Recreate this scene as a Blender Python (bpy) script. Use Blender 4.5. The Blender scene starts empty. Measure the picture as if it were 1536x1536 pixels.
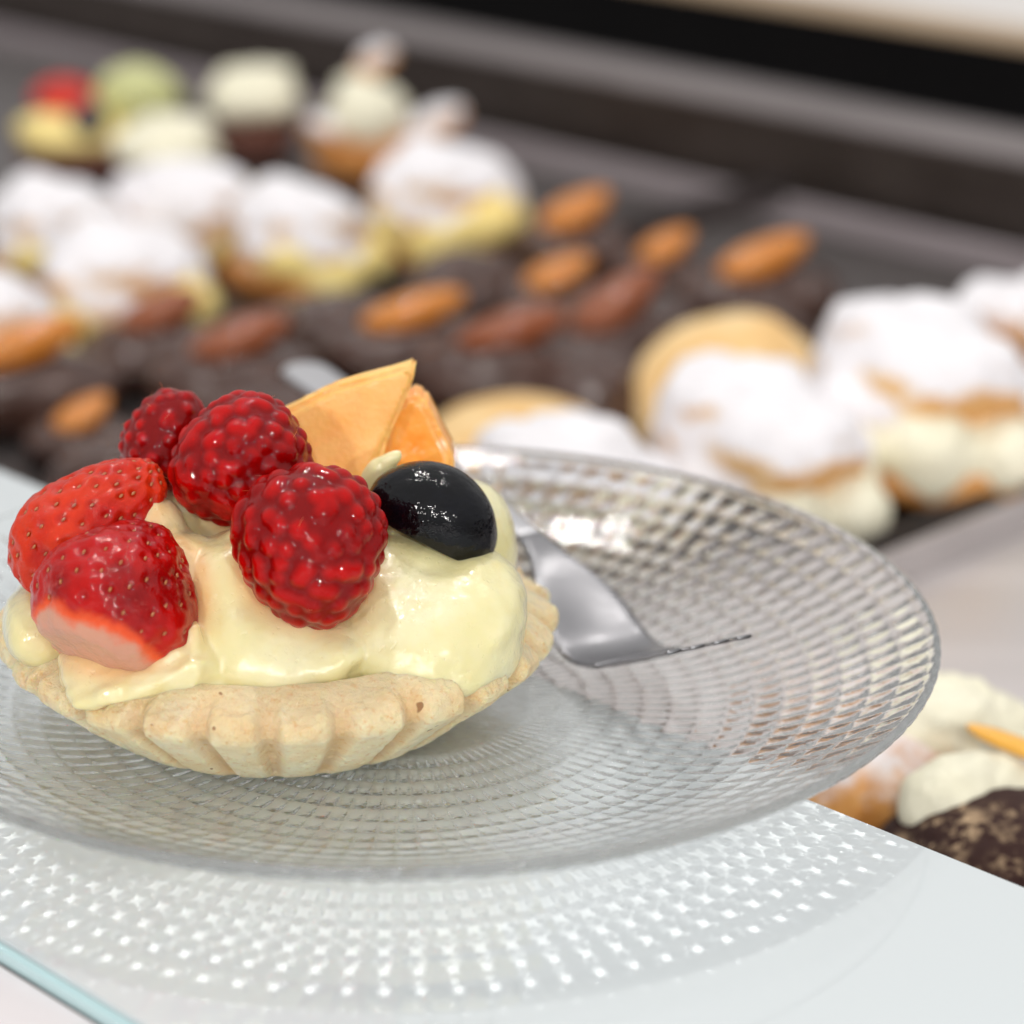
import bpy, math, random
import numpy as np
from mathutils import Vector, Matrix

# one blender unit is one centimetre
sc = bpy.context.scene
COL = sc.collection
sc.unit_settings.system = 'METRIC'
sc.unit_settings.scale_length = 0.01
PI = math.pi
YAW = 0.789                       # the glass shelf runs at 45 degrees to the view
CU, SU = math.cos(YAW), math.sin(YAW)


def W(u, v, z=0.0):               # along the shelf edge, away from the shelf, up
    return Vector((u * CU + v * SU, -u * SU + v * CU, z))


# ---------------------------------------------------------------- noise
_rng = np.random.default_rng(7)
_T = _rng.random((32, 32, 32)) * 2 - 1


def vnoise(P, f=1.0, seed=0.0):
    q = np.asarray(P, float) * f + seed * 7.31 + 100.0
    i = np.floor(q).astype(int); t = q - i
    t = t * t * t * (t * (t * 6 - 15) + 10)
    a = i % 32; b = (i + 1) % 32
    x0, y0, z0 = a[:, 0], a[:, 1], a[:, 2]; x1, y1, z1 = b[:, 0], b[:, 1], b[:, 2]
    tx, ty, tz = t[:, 0], t[:, 1], t[:, 2]
    c00 = _T[x0, y0, z0] * (1 - tx) + _T[x1, y0, z0] * tx
    c10 = _T[x0, y1, z0] * (1 - tx) + _T[x1, y1, z0] * tx
    c01 = _T[x0, y0, z1] * (1 - tx) + _T[x1, y0, z1] * tx
    c11 = _T[x0, y1, z1] * (1 - tx) + _T[x1, y1, z1] * tx
    return (c00 * (1 - ty) + c10 * ty) * (1 - tz) + (c01 * (1 - ty) + c11 * ty) * tz


def fbm(P, f=1.0, oct=3, seed=0.0):
    s = 0; a = 1.0
    for k in range(oct):
        s = s + a * vnoise(P, f * 2 ** k, seed + k * 3.7); a *= 0.5
    return s


# ---------------------------------------------------------------- mesh helpers
def mesh_np(name, V, F, smooth=True, mats=None, fmat=None, attrs=None):
    """V (n,3), F list of tuples or (m,4) array"""
    me = bpy.data.meshes.new(name)
    if isinstance(F, np.ndarray):
        m, k = F.shape
        me.vertices.add(len(V)); me.vertices.foreach_set('co', np.asarray(V, np.float32).ravel())
        me.loops.add(m * k); me.loops.foreach_set('vertex_index', F.astype(np.int32).ravel())
        me.polygons.add(m)
        me.polygons.foreach_set('loop_start', (np.arange(m) * k).astype(np.int32))
        me.update(calc_edges=True)
    else:
        me.from_pydata([tuple(map(float, v)) for v in V], [], [tuple(map(int, f)) for f in F])
        me.update()
    if smooth:
        me.polygons.foreach_set('use_smooth', np.ones(len(me.polygons), bool))
    for m_ in (mats or []):
        me.materials.append(m_)
    if fmat is not None:
        me.polygons.foreach_set('material_index', np.asarray(fmat, np.int32))
    for k_, a in (attrs or {}).items():
        at = me.attributes.new(k_, 'FLOAT', 'POINT')
        at.data.foreach_set('value', np.asarray(a, np.float32))
    me.validate()
    return me


def obj(name, me, mat=None, parent=None, loc=None):
    o = bpy.data.objects.new(name, me)
    COL.objects.link(o)
    if mat is not None and len(me.materials) == 0:
        me.materials.append(mat)
    if parent is not None:
        o.parent = parent
    if loc is not None:
        o.location = loc
    return o


def tag(o, label, cat, group=None):
    o['label'] = label; o['category'] = cat
    if group: o['group'] = group
    return o


def thing(name, label, cat, loc=(0, 0, 0), rz=0.0, group=None):
    o = bpy.data.objects.new(name, None)
    o.empty_display_size = 0.5
    COL.objects.link(o); o.location = loc; o.rotation_euler = (0, 0, rz)
    return tag(o, label, cat, group)


def dup(root, label, loc, rot=(0, 0, 0), scale=1.0):
    r = root.copy(); COL.objects.link(r)
    r.location = loc; r.rotation_euler = rot
    r.scale = (scale,) * 3 if not hasattr(scale, '__len__') else scale
    r['label'] = label
    for ch in list(root.children):
        c = ch.copy(); COL.objects.link(c); c.parent = r
        for g in list(ch.children):
            d = g.copy(); COL.objects.link(d); d.parent = c
    return r


import bmesh


def ico(sub=5):
    bm = bmesh.new(); bmesh.ops.create_icosphere(bm, subdivisions=sub, radius=1.0)
    V = np.array([v.co[:] for v in bm.verts]); F = np.array([[v.index for v in f.verts] for f in bm.faces])
    bm.free()
    V /= np.linalg.norm(V, axis=1)[:, None]
    return V, F


ICO = {k: ico(k) for k in (2, 3, 4, 5, 6)}


def rot_to(d):
    """matrix whose z column is d"""
    return np.array(Vector(d).normalized().to_track_quat('Z', 'Y').to_matrix())


def merge(parts):
    Vs, Fs, n = [], [], 0
    for V, F in parts:
        Vs.append(V); Fs.append(F + n); n += len(V)
    return np.concatenate(Vs), np.concatenate(Fs)


def blob(c, r, rot=None, seed=0, amp=0.0, f=0.8, sub=4):
    V, F = ICO[sub]
    P = V * (1 + amp * fbm(V, f, 2, seed)[:, None]) * np.asarray(r, float)
    if rot is not None:
        P = P @ np.array(rot).T
    return P + np.asarray(c, float), F


def RX(a): return np.array(Matrix.Rotation(a, 3, 'X'))
def RY(a): return np.array(Matrix.Rotation(a, 3, 'Y'))
def RZ(a): return np.array(Matrix.Rotation(a, 3, 'Z'))


def remesh(parts, voxel, smooth_it=4, fac=0.5):
    V, F = merge(parts)
    me = mesh_np('tmp', V, F)
    o = bpy.data.objects.new('tmp', me); COL.objects.link(o)
    m = o.modifiers.new('r', 'REMESH'); m.mode = 'VOXEL'; m.voxel_size = voxel
    s = o.modifiers.new('s', 'SMOOTH'); s.factor = fac; s.iterations = smooth_it
    dg = bpy.context.evaluated_depsgraph_get()
    e = bpy.data.meshes.new_from_object(o.evaluated_get(dg))
    n = len(e.vertices); V = np.empty(n * 3, np.float32); e.vertices.foreach_get('co', V)
    N = np.empty(n * 3, np.float32); e.vertices.foreach_get('normal', N)
    F = [tuple(p.vertices) for p in e.polygons]
    bpy.data.objects.remove(o); bpy.data.meshes.remove(me); bpy.data.meshes.remove(e)
    F = np.array(F) if len({len(f) for f in F}) == 1 else F
    return V.reshape(-1, 3).astype(float), N.reshape(-1, 3).astype(float), F


def box(u0, u1, v0, v1, z0, z1, bevel=0.0, seg=2):
    """box aligned with the shelf"""
    bm = bmesh.new()
    c = [bm.verts.new(W(u, v, z)) for z in (z0, z1) for (u, v) in ((u0, v0), (u1, v0), (u1, v1), (u0, v1))]
    for f in ((3, 2, 1, 0), (4, 5, 6, 7), (0, 1, 5, 4), (1, 2, 6, 5), (2, 3, 7, 6), (3, 0, 4, 7)):
        bm.faces.new([c[i] for i in f])
    if bevel:
        bmesh.ops.bevel(bm, geom=list(bm.edges), offset=bevel, segments=seg, affect='EDGES')
    bmesh.ops.recalc_face_normals(bm, faces=bm.faces)
    me = bpy.data.meshes.new('box'); bm.to_mesh(me); bm.free()
    return me


# ---------------------------------------------------------------- materials
def lin(r, g, b):
    f = lambda c: c / 12.92 if c <= 0.04045 else ((c + 0.055) / 1.055) ** 2.4
    return (f(r / 255), f(g / 255), f(b / 255), 1)


class NT:
    def __init__(s, name):
        s.m = bpy.data.materials.new(name); s.m.use_nodes = True
        s.t = s.m.node_tree; s.n = s.t.nodes; s.l = s.t.links
        for x in list(s.n): s.n.remove(x)
        s.out = s.n.new('ShaderNodeOutputMaterial')

    def node(s, ty, **kw):
        x = s.n.new(ty)
        for k, v in kw.items(): setattr(x, k, v)
        return x

    def put(s, x, k, v):
        if v is None: return
        if hasattr(v, 'is_output'): s.l.new(v, x.inputs[k])
        else: x.inputs[k].default_value = v

    def noise(s, scale, detail=3, rough=0.55, coord='Object', dist=0.0):
        tc = s.node('ShaderNodeTexCoord'); n = s.node('ShaderNodeTexNoise')
        s.l.new(tc.outputs[coord], n.inputs['Vector'])
        n.inputs['Scale'].default_value = scale; n.inputs['Detail'].default_value = detail
        n.inputs['Roughness'].default_value = rough; n.inputs['Distortion'].default_value = dist
        return n.outputs['Fac']

    def ramp(s, fac, stops):
        r = s.node('ShaderNodeValToRGB'); s.l.new(fac, r.inputs['Fac'])
        e = r.color_ramp.elements
        while len(e) > 1: e.remove(e[0])
        e[0].position = stops[0][0]; e[0].color = stops[0][1]
        for p, c in stops[1:]:
            x = e.new(p); x.color = c
        return r.outputs['Color']

    def mixc(s, fac, a, b, mode='MIX'):
        x = s.node('ShaderNodeMix', data_type='RGBA', blend_type=mode)
        s.put(x, 0, fac); s.put(x, 6, a); s.put(x, 7, b)
        return x.outputs[2]

    def math(s, op, a, b=None, clamp=False):
        x = s.node('ShaderNodeMath', operation=op, use_clamp=clamp)
        s.put(x, 0, a); s.put(x, 1, b)
        return x.outputs[0]

    def rng(s, v, a, b, c=0.0, d=1.0):
        x = s.node('ShaderNodeMapRange', interpolation_type='SMOOTHSTEP'); s.put(x, 0, v)
        for i, k in enumerate((a, b, c, d)): x.inputs[i + 1].default_value = k
        return x.outputs[0]

    def attr(s, name):
        return s.node('ShaderNodeAttribute', attribute_name=name).outputs['Fac']

    def normz(s):
        g = s.node('ShaderNodeNewGeometry'); x = s.node('ShaderNodeSeparateXYZ')
        s.l.new(g.outputs['Normal'], x.inputs[0]); return x.outputs[2]

    def bump(s, h, dist, strength=1.0):
        b = s.node('ShaderNodeBump'); s.l.new(h, b.inputs['Height'])
        b.inputs['Distance'].default_value = dist; b.inputs['Strength'].default_value = strength
        return b.outputs[0]

    def bsdf(s, color, rough=0.5, normal=None, **kw):
        p = s.node('ShaderNodeBsdfPrincipled')
        s.put(p, 'Base Color', color); s.put(p, 'Roughness', rough)
        if normal is not None: s.l.new(normal, p.inputs['Normal'])
        names = dict(metal='Metallic', spec='Specular IOR Level', sss='Subsurface Weight', sssr='Subsurface Radius',
                     ssss='Subsurface Scale', coat='Coat Weight', coatr='Coat Roughness', trans='Transmission Weight', ior='IOR',
                     sheen='Sheen Weight', coatn='Coat Normal')
        for k, v in kw.items(): s.put(p, names[k], v)
        s.l.new(p.outputs[0], s.out.inputs[0])
        return p


M = {}

# custard
t = NT('custard')
c = t.mixc(t.rng(t.noise(0.7, 3), .35, .7), lin(222, 213, 158), lin(231, 225, 184))
c = t.mixc(t.math('MULTIPLY', t.attr('juice'), .55), c, lin(232, 170, 110))
c = t.mixc(t.math('MULTIPLY', t.rng(t.noise(1.4, 5, .65, dist=.8), .55, .72), .35), c, lin(222, 204, 134))
h = t.math('ADD', t.noise(2.2, 4), t.math('MULTIPLY', t.rng(t.noise(9, 2), .62, .74), -.25))
t.bsdf(c, 0.28, t.bump(h, 0.05, 0.5), sss=0.45, sssr=(1.0, 0.75, 0.35), ssss=0.25, coat=.85, coatr=.04, coatn=t.bump(t.noise(4.0, 4, .6), 0.06, 0.7))
M['custard'] = t.m

# shortcrust
t = NT('shortcrust')
n1 = t.noise(1.1, 4); n2 = t.noise(9, 5, 0.65)
c = t.ramp(n1, [(.3, lin(249, 222, 170)), (.5, lin(255, 237, 194)), (.7, lin(255, 244, 210))])
c = t.mixc(t.rng(n2, .52, .75), c, lin(236, 192, 128))
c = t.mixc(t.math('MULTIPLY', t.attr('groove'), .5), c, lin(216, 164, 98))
glz = t.attr('glaze')
c = t.mixc(t.math('MULTIPLY', glz, .35), c, lin(244, 206, 150))
sp = t.rng(t.noise(3.1, 1, coord='Object', dist=0.2), .735, .76)
c = t.mixc(t.math('MULTIPLY', sp, .8), c, lin(150, 90, 40))
c = t.mixc(t.math('MULTIPLY', t.attr('edge'), t.rng(t.noise(1.7, 4, .6), .42, .68, .0, .45)), c, lin(226, 176, 104))
hh = t.math('ADD', t.noise(7, 6, 0.7), t.math('MULTIPLY', t.noise(24, 3), .35))
nb = t.bump(hh, 0.14, 1.0)
t.bsdf(c, t.rng(glz, 0, 1, .8, .5), nb, sss=0.5, sssr=(1, .62, .3), ssss=.2, coat=t.math('MULTIPLY', glz, .6), coatr=.1, coatn=t.bump(t.noise(9, 4), .08, .8))
M['crust'] = t.m

# raspberry
def berry(name, c0, c1, c2):
    t = NT(name)
    cr = t.attr('crown')
    c = t.mixc(t.rng(cr, .0, .9), c0, c1)
    c = t.mixc(t.rng(t.noise(1.3, 2), .45, .7), c, c2)
    t.bsdf(c, .38, t.bump(t.noise(9, 3), .03, .4), sss=.3, sssr=(1.0, .10, .05), ssss=.15, spec=.02, coat=.5, coatr=.02, coatn=t.bump(t.noise(6, 2, .5), .04, .4))
    return t.m

M['rasp'] = berry('raspberry_flesh', lin(120, 3, 3), lin(176, 3, 2), lin(128, 1, 2))
t = NT('raspberry_hair'); t.bsdf(lin(214, 120, 80), .5); M['hair'] = t.m

def straw(name, red, deep, pale):
    t = NT(name)
    c = t.mixc(t.rng(t.noise(.9, 3), .4, .68), red, deep)
    c = t.mixc(t.math('MULTIPLY', t.attr('pit'), .3), c, lin(120, 12, 12))
    halo = t.attr('pale')
    jit = t.math('ADD', halo, t.math('MULTIPLY', t.math('SUBTRACT', t.noise(2.6, 3), .5), .35))
    c = t.mixc(t.rng(jit, .25, .55), c, lin(222, 84, 40))
    c = t.mixc(t.rng(jit, .5, .75), c, pale)
    c = t.mixc(t.math('MULTIPLY', t.rng(t.noise(1.6, 5, .7, dist=.6), .58, .72), .3), c, lin(196, 120, 112))
    t.bsdf(c, .33, t.bump(t.noise(9, 4), .05, .45), sss=.3, sssr=(1, .25, .12), ssss=.2, spec=.02, coat=.6, coatr=.02, coatn=t.bump(t.noise(5, 3, .55), .08, .6))
    return t.m

M['straw_red'] = straw('strawberry_red', lin(176, 9, 5), lin(126, 3, 5), lin(200, 146, 122))
M['straw_orange'] = straw('strawberry_orange', lin(200, 50, 18), lin(178, 20, 10), lin(214, 140, 110))
t = NT('strawberry_seed'); t.bsdf(t.mixc(t.noise(6), lin(190, 120, 60), lin(140, 66, 34)), .4, coat=.5, coatr=.1); M['seed'] = t.m

t = NT('melon_flesh')
c = t.ramp(t.noise(1.2, 5, .6), [(.3, lin(250, 176, 92)), (.55, lin(253, 192, 108)), (.75, lin(254, 204, 130))])
t.bsdf(c, .42, t.bump(t.noise(9, 4, .6), .03, .5), sss=.45, sssr=(1, .5, .15), ssss=.25, coat=.25, coatr=.2)
M['melon'] = t.m
t = NT('melon_wet')
c = t.ramp(t.noise(1.5, 5, .6), [(.3, lin(248, 150, 40)), (.6, lin(252, 182, 92))])
t.bsdf(c, .25, t.bump(t.noise(3, 3, .5), .10, .6), sss=.45, sssr=(1, .5, .15), ssss=.25, coat=1, coatr=.05)
M['melon_wet'] = t.m

t = NT('dark_grape')
c = t.mixc(t.rng(t.noise(1.4, 4), .4, .7), lin(3, 3, 6), lin(8, 9, 16))
t.bsdf(c, .3, t.bump(t.noise(5, 3), .02, .4), spec=.02, coat=.6, coatr=.02, coatn=t.bump(t.noise(4.5, 3, .55), .06, .6))
M['grape'] = t.m

# glass plate: clear upper face, hobnail lower face
t = NT('clear_glass')
g = t.node('ShaderNodeBsdfGlass'); g.inputs['Roughness'].default_value = 0.0; g.inputs['IOR'].default_value = 1.5
g.inputs[0].default_value = (.995, .998, .998, 1)
t.l.new(t.bump(t.noise(5.0, 2), .03, .35), g.inputs['Normal'])
t.l.new(g.outputs[0], t.out.inputs[0]); M['glass'] = t.m
t = NT('white_backed_glass')
t.bsdf(t.mixc(t.noise(.05, 2), lin(204, 211, 214), lin(209, 215, 217)), .35, coat=1.0, coatr=t.rng(t.noise(.5, 5, .65, dist=1.0), .35, .75, .015, .09), spec=.3)
M['shelf'] = t.m
t = NT('teal_glass_edge')
t.bsdf(t.mixc(t.noise(.4, 2), lin(176, 206, 209), lin(190, 214, 216)), .2, coat=.6, coatr=.1); M['teal'] = t.m
t = NT('white_laminate'); t.bsdf(t.mixc(t.noise(.3, 2), lin(212, 207, 209), lin(218, 213, 215)), .4); M['laminate'] = t.m
t = NT('dark_gap_shade'); t.bsdf(t.mixc(t.noise(3, 3), lin(40, 26, 20), lin(70, 50, 40)), .6); M['gap_shade'] = t.m  # dark colour standing in for shade in the gap under the glass

t = NT('polished_steel')
t.bsdf(lin(150, 149, 152), t.rng(t.noise(3, 2), 0, 1, .26, .36), metal=1.0); M['steel'] = t.m
t = NT('lit_steel'); t.bsdf(lin(214, 213, 216), t.rng(t.noise(3, 2), 0, 1, .3, .4), metal=1.0); M['steel_lit'] = t.m  # lighter copy of the fork steel, light painted into the handle

def steel(name, a, b, r0, r1, metal=.85):
    t = NT(name)
    tc = t.node('ShaderNodeTexCoord'); mp = t.node('ShaderNodeMapping'); t.l.new(tc.outputs['Object'], mp.inputs[0])
    mp.inputs['Rotation'].default_value = (0, 0, YAW); mp.inputs['Scale'].default_value = (.03, .6, .6)
    n = t.node('ShaderNodeTexNoise'); t.l.new(mp.outputs[0], n.inputs[0]); n.inputs['Scale'].default_value = 1; n.inputs['Detail'].default_value = 4
    t.bsdf(t.mixc(n.outputs[0], a, b), t.rng(n.outputs[0], .2, .8, r0, r1), metal=metal)
    return t.m

M['tray'] = steel('tray_steel', lin(104, 98, 97), lin(124, 117, 116), .34, .46)
M['tray_light'] = steel('pale_tray_steel', lin(206, 200, 199), lin(220, 214, 213), .4, .55)
M['wall'] = steel('case_steel', lin(80, 72, 68), lin(106, 97, 92), .3, .45)
M['streak'] = steel('streak_steel', lin(138, 128, 131), lin(160, 150, 152), .35, .45, .5)  # paler steel that imitates the reflected streak behind the trays
M['rail'] = steel('rail_steel', lin(152, 145, 145), lin(168, 160, 160), .4, .55, .35)
t = NT('black_panel'); t.bsdf(t.mixc(t.noise(.2, 3), lin(3, 3, 4), lin(10, 9, 10)), .6, spec=.1); M['black'] = t.m
t = NT('beige_trim'); t.bsdf(t.mixc(t.noise(.3, 2), lin(170, 146, 118), lin(190, 168, 140)), .5); M['beige'] = t.m
t = NT('white_top'); t.bsdf(t.mixc(t.noise(.3, 2), lin(214, 208, 204), lin(226, 222, 218)), .4); M['white'] = t.m

# bakery materials for the pastries in the case
def sugar(name, crust0, crust1, lo, hi, white=(236, 233, 236)):
    t = NT(name)
    c = t.mixc(t.rng(t.noise(.8, 4), .35, .7), crust0, crust1)
    f = t.math('ADD', t.normz(), t.math('MULTIPLY', t.math('SUBTRACT', t.noise(1.0, 6, .7), .5), 1.9))
    c = t.mixc(t.rng(f, lo, hi), c, lin(*white))
    t.bsdf(c, .8, t.bump(t.noise(3, 5), .12, .5)); return t.m

M['cap_sugar'] = sugar('sugared_choux', lin(222, 168, 104), lin(238, 202, 150), -.2, .3)
M['cap_sugar2'] = sugar('lightly_sugared_choux', lin(206, 140, 76), lin(226, 176, 120), .05, .75)
M['base'] = sugar('choux_base', lin(188, 116, 46), lin(222, 160, 92), .8, 1.5)
M['golden'] = sugar('golden_crust', lin(206, 136, 62), lin(226, 168, 98), .35, 1.2)
M['shell'] = sugar('pale_biscuit', lin(232, 190, 128), lin(242, 212, 160), 1.1, 1.9)
t = NT('yellow_cream'); t.bsdf(t.mixc(t.noise(.7, 3), lin(246, 214, 120), lin(250, 234, 164)), .4, t.bump(t.noise(1.4, 3), .15, .5)); M['yellow'] = t.m
t = NT('ivory_cream'); t.bsdf(t.mixc(t.noise(.9, 4), lin(236, 230, 200), lin(246, 242, 222)), .5, t.bump(t.noise(1.6, 4), .2, .6)); M['ivory'] = t.m
t = NT('dark_chocolate'); t.bsdf(t.mixc(t.noise(.8, 3), lin(50, 31, 25), lin(88, 60, 50)), .2, t.bump(t.noise(1.5, 3), .12, .5)); M['choc'] = t.m
t = NT('amber_glaze'); t.bsdf(t.mixc(t.noise(.9, 3), lin(188, 100, 20), lin(216, 140, 44)), .3, t.bump(t.noise(2, 3), .08, .5), coat=.4); M['amber'] = t.m
t = NT('burnt_glaze'); t.bsdf(t.mixc(t.noise(.9, 3), lin(116, 54, 18), lin(150, 76, 28)), .35, coat=.3); M['burnt'] = t.m
t = NT('cocoa_dust'); 
c = t.mixc(t.rng(t.noise(2.4, 6, .7), .47, .6), lin(50, 22, 16), lin(206, 176, 140))
c = t.mixc(t.rng(t.noise(.7, 3), .42, .62), lin(52, 26, 20), c)
t.bsdf(c, .9, t.bump(t.noise(5, 5), .15, .6)); M['cocoa'] = t.m
t = NT('brown_paper'); t.bsdf(t.mixc(t.noise(1, 3), lin(96, 56, 46), lin(120, 76, 62)), .7); M['cup'] = t.m
t = NT('red_fruit'); t.bsdf(t.mixc(t.noise(1, 3), lin(204, 26, 10), lin(214, 44, 20)), .5, coat=.1); M['red'] = t.m
t = NT('green_fruit'); t.bsdf(t.mixc(t.noise(1, 3), lin(196, 200, 130), lin(214, 214, 156)), .35, coat=.4); M['green'] = t.m
t = NT('blue_fruit'); t.bsdf(t.mixc(t.noise(1, 3), lin(40, 36, 50), lin(66, 60, 76)), .3, coat=.4); M['blue'] = t.m
t = NT('orange_peel'); t.bsdf(t.mixc(t.noise(1, 3), lin(240, 170, 50), lin(246, 192, 84)), .35, coat=.3); M['peel'] = t.m

# ---------------------------------------------------------------- camera
cam = bpy.data.cameras.new('camera'); co = bpy.data.objects.new('camera', cam); COL.objects.link(co)
co.location = (1.9143, -42.498, 19.453)
co.rotation_euler = (PI / 2 - 0.3544, 0, 0)
cam.sensor_width = 36; cam.lens = 4097.2 / 1536 * 36
cam.clip_start = 1; cam.clip_end = 3000
cam.dof.use_dof = True; cam.dof.focus_distance = 42.6; cam.dof.aperture_fstop = 0.098; cam.dof.aperture_blades = 0
sc.camera = co

# ---------------------------------------------------------------- light
w = bpy.data.worlds.new('World'); sc.world = w; w.use_nodes = True
bg = w.node_tree.nodes['Background']; bg.inputs[0].default_value = (1.0, .985, .965, 1); bg.inputs[1].default_value = 1.0
_nt = w.node_tree; _tc = _nt.nodes.new('ShaderNodeTexCoord'); _sx = _nt.nodes.new('ShaderNodeSeparateXYZ'); _rp = _nt.nodes.new('ShaderNodeValToRGB')
_nt.links.new(_tc.outputs['Generated'], _sx.inputs[0]); _nt.links.new(_sx.outputs[2], _rp.inputs[0]); _nt.links.new(_rp.outputs[0], bg.inputs[0])
_e = _rp.color_ramp.elements; _e[0].position = .0; _e[0].color = (.47, .465, .46, 1); _e[1].position = .75; _e[1].color = (.78, .775, .77, 1)


def lamp(name, loc, target, size, e, color=(1, .97, .93)):
    """e: radiant exitance a white card at the target would show"""
    L = bpy.data.lights.new(name, 'AREA'); L.shape = 'DISK'; L.size = size; L.color = color
    d = Vector(target) - Vector(loc)
    L.energy = e * PI * PI * d.length_squared
    o = bpy.data.objects.new(name, L); COL.objects.link(o); o.location = loc
    o.rotation_euler = d.to_track_quat('-Z', 'Y').to_euler()
    return o


lamp('ceiling_lamp', (-12, 42, 135), (0, 0, 0), 8.5, .20)
for x, y, z in ((46, -112, 40), (-42, -104, 46), (2, -135, 66)):
    lamp('front_fill_lamp', (x, y, z), (0, -2, 2), 6, .20, (1, .975, .94))  # low fill added on the camera side to brighten the crust wall
for i, (x, y, z, e) in enumerate([(34, 24, 120, .045), (-48, 12, 122, .04), (-22, 92, 125, .035), (40, 85, 130, .04)]):
    lamp('spot_lamp', (x, y, z), (0, 5, 0), 2.4, e)

# ---------------------------------------------------------------- shelf
sh = thing('glass_shelf', 'white backed glass counter shelf with teal edge under the plate', 'shelf', W(0, -3.4, -.6))
o = obj('glass_panel', box(-90, 60, -9.28, 2.512, -.6, 0, .03), M['shelf']); o.parent = sh; o.matrix_parent_inverse = Matrix.Translation(-sh.location)
o = obj('teal_edge', box(-90, 60, -9.42, -9.284, -.6, -.004, .06, 3), M['teal']); o.parent = sh; o.matrix_parent_inverse = Matrix.Translation(-sh.location)
o = obj('gap_shade_strip', box(-90, 60, -9.46, -9.424, -.63, -.27), M['gap_shade']); o.parent = sh; o.matrix_parent_inverse = Matrix.Translation(-sh.location)  # thin dark strip painted in as the gap shadow
cb = obj('counter', box(-90, 60, -60, -9.465, -6, -.26, .02), M['laminate']); tag(cb, 'plain pinkish white counter top in front of the glass shelf', 'counter')
bs = obj('shelf_support', box(-90, 60, -9.4, 2.3, -6, -.605), M['black']); bs['kind'] = 'structure'

# ---------------------------------------------------------------- plate
NT_, SUB = 106, 10
th_n = NT_ * SUB
RW = 0.475
def plate_top(r):
    q = np.clip((r - 4.6) / 4.4, 0, None)
    return .42 + 1.38 * q ** 1.7
r_list = list(np.linspace(0.0, 2.2, 6)) + list(np.arange(2.25, 8.93, RW / 10)) + [8.94]
r_b = np.array(r_list); r_t = np.array(list(np.linspace(0, 4.2, 10)) + list(np.linspace(4.4, 8.86, 60)))
th = np.arange(th_n) / th_n * 2 * PI
phase = (th * NT_ / (2 * PI)) % 1.0
# lower face
rr, tt = np.meshgrid(r_b, th, indexing='ij')
rp = ((rr - 2.25) / RW) % 1.0
tp = np.broadcast_to(phase, rr.shape)
pill = (1 - np.abs(2 * rp - 1) ** 2.2) * (1 - np.abs(2 * tp - 1) ** 2.2)
act = np.where(rr >= 2.25, 1.0, 0.0)
pill = pill * act
amp = (0.014 + 0.022 * np.clip((rr - 2.2) / 4, 0, 1)) * (1 - .08 * np.clip((rr - 5.6) / 1.8, 0, 1))
slope = 1.38 * 1.7 * np.clip((rr - 4.6) / 4.4, 0, None) ** .7 / 4.4
nl = np.sqrt(1 + slope ** 2)
thick = 0.30 - 0.15 * np.clip((rr - 7.2) / 1.7, 0, 1)
zb0 = plate_top(rr) - thick * 1.0 / nl
rb0 = rr + thick * slope / nl * .35
zb = zb0 - amp * pill / nl
rbo = rb0 + amp * pill * slope / nl
VB = np.stack([rbo * np.cos(tt), rbo * np.sin(tt), zb], -1).reshape(-1, 3)
crB = np.where(act > 0, pill, .9).reshape(-1)
# rim fillet rows + upper face
rim_r = [9.02, 9.035, 9.02, 8.95]; rim_z = [1.70, 1.755, 1.80, 1.83]
rr2, tt2 = np.meshgrid(np.array(rim_r), th, indexing='ij')
bead = 0.012 * (1 - np.abs(2 * phase - 1) ** 2)
VR = np.stack([(rr2 + bead) * np.cos(tt2), (rr2 + bead) * np.sin(tt2), np.array(rim_z)[:, None] + 0 * tt2], -1).reshape(-1, 3)
rt = r_t[::-1]
rr3, tt3 = np.meshgrid(rt, th, indexing='ij')
VT = np.stack([rr3 * np.cos(tt3), rr3 * np.sin(tt3), plate_top(rr3)], -1).reshape(-1, 3)
nb_, nr_, ntp = len(r_b), 4, len(rt)
rows = nb_ + nr_ + ntp
V = np.concatenate([VB, VR, VT])
i = np.arange(rows - 1)[:, None]; j = np.arange(th_n)[None, :]
a = i * th_n + j; b = i * th_n + (j + 1) % th_n; c_ = (i + 1) * th_n + (j + 1) % th_n; d = (i + 1) * th_n + j
F = np.stack([a, b, c_, d], -1)
fm = np.zeros((rows - 1, th_n), int); fm[nb_ - 1:] = 1
crown = np.concatenate([crB, np.full(len(VR) + len(VT), .8)])
me = mesh_np('plate', V, F.reshape(-1, 4), mats=[M['glass']])
plate = obj('glass_plate', me)
tag(plate, 'round clear hobnail glass plate overhanging the shelf edge', 'plate')

# ---------------------------------------------------------------- tart
TX, TY, TZ = -1.95, -0.5, 0.43
tart = thing('fruit_tart', 'fluted shortcrust tartlet with yellow custard in the foreground on the glass plate', 'tart', (TX, TY, TZ))
prof = [(0, .0), (1.6, .0), (2.6, .0), (2.85, .04)]
for k in range(1, 15):
    q = k / 14; prof.append((2.9 + 1.66 * q ** .92, .05 + 1.36 * q))
nw = len(prof)
prof += [(4.60, 1.50), (4.60, 1.60), (4.55, 1.70), (4.44, 1.79), (4.30, 1.87), (4.14, 1.95), (3.96, 2.03), (3.78, 2.06), (3.62, 1.96), (3.5, 1.6), (2.0, 1.2), (0, 1.1)]
pr = np.array(prof)
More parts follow.
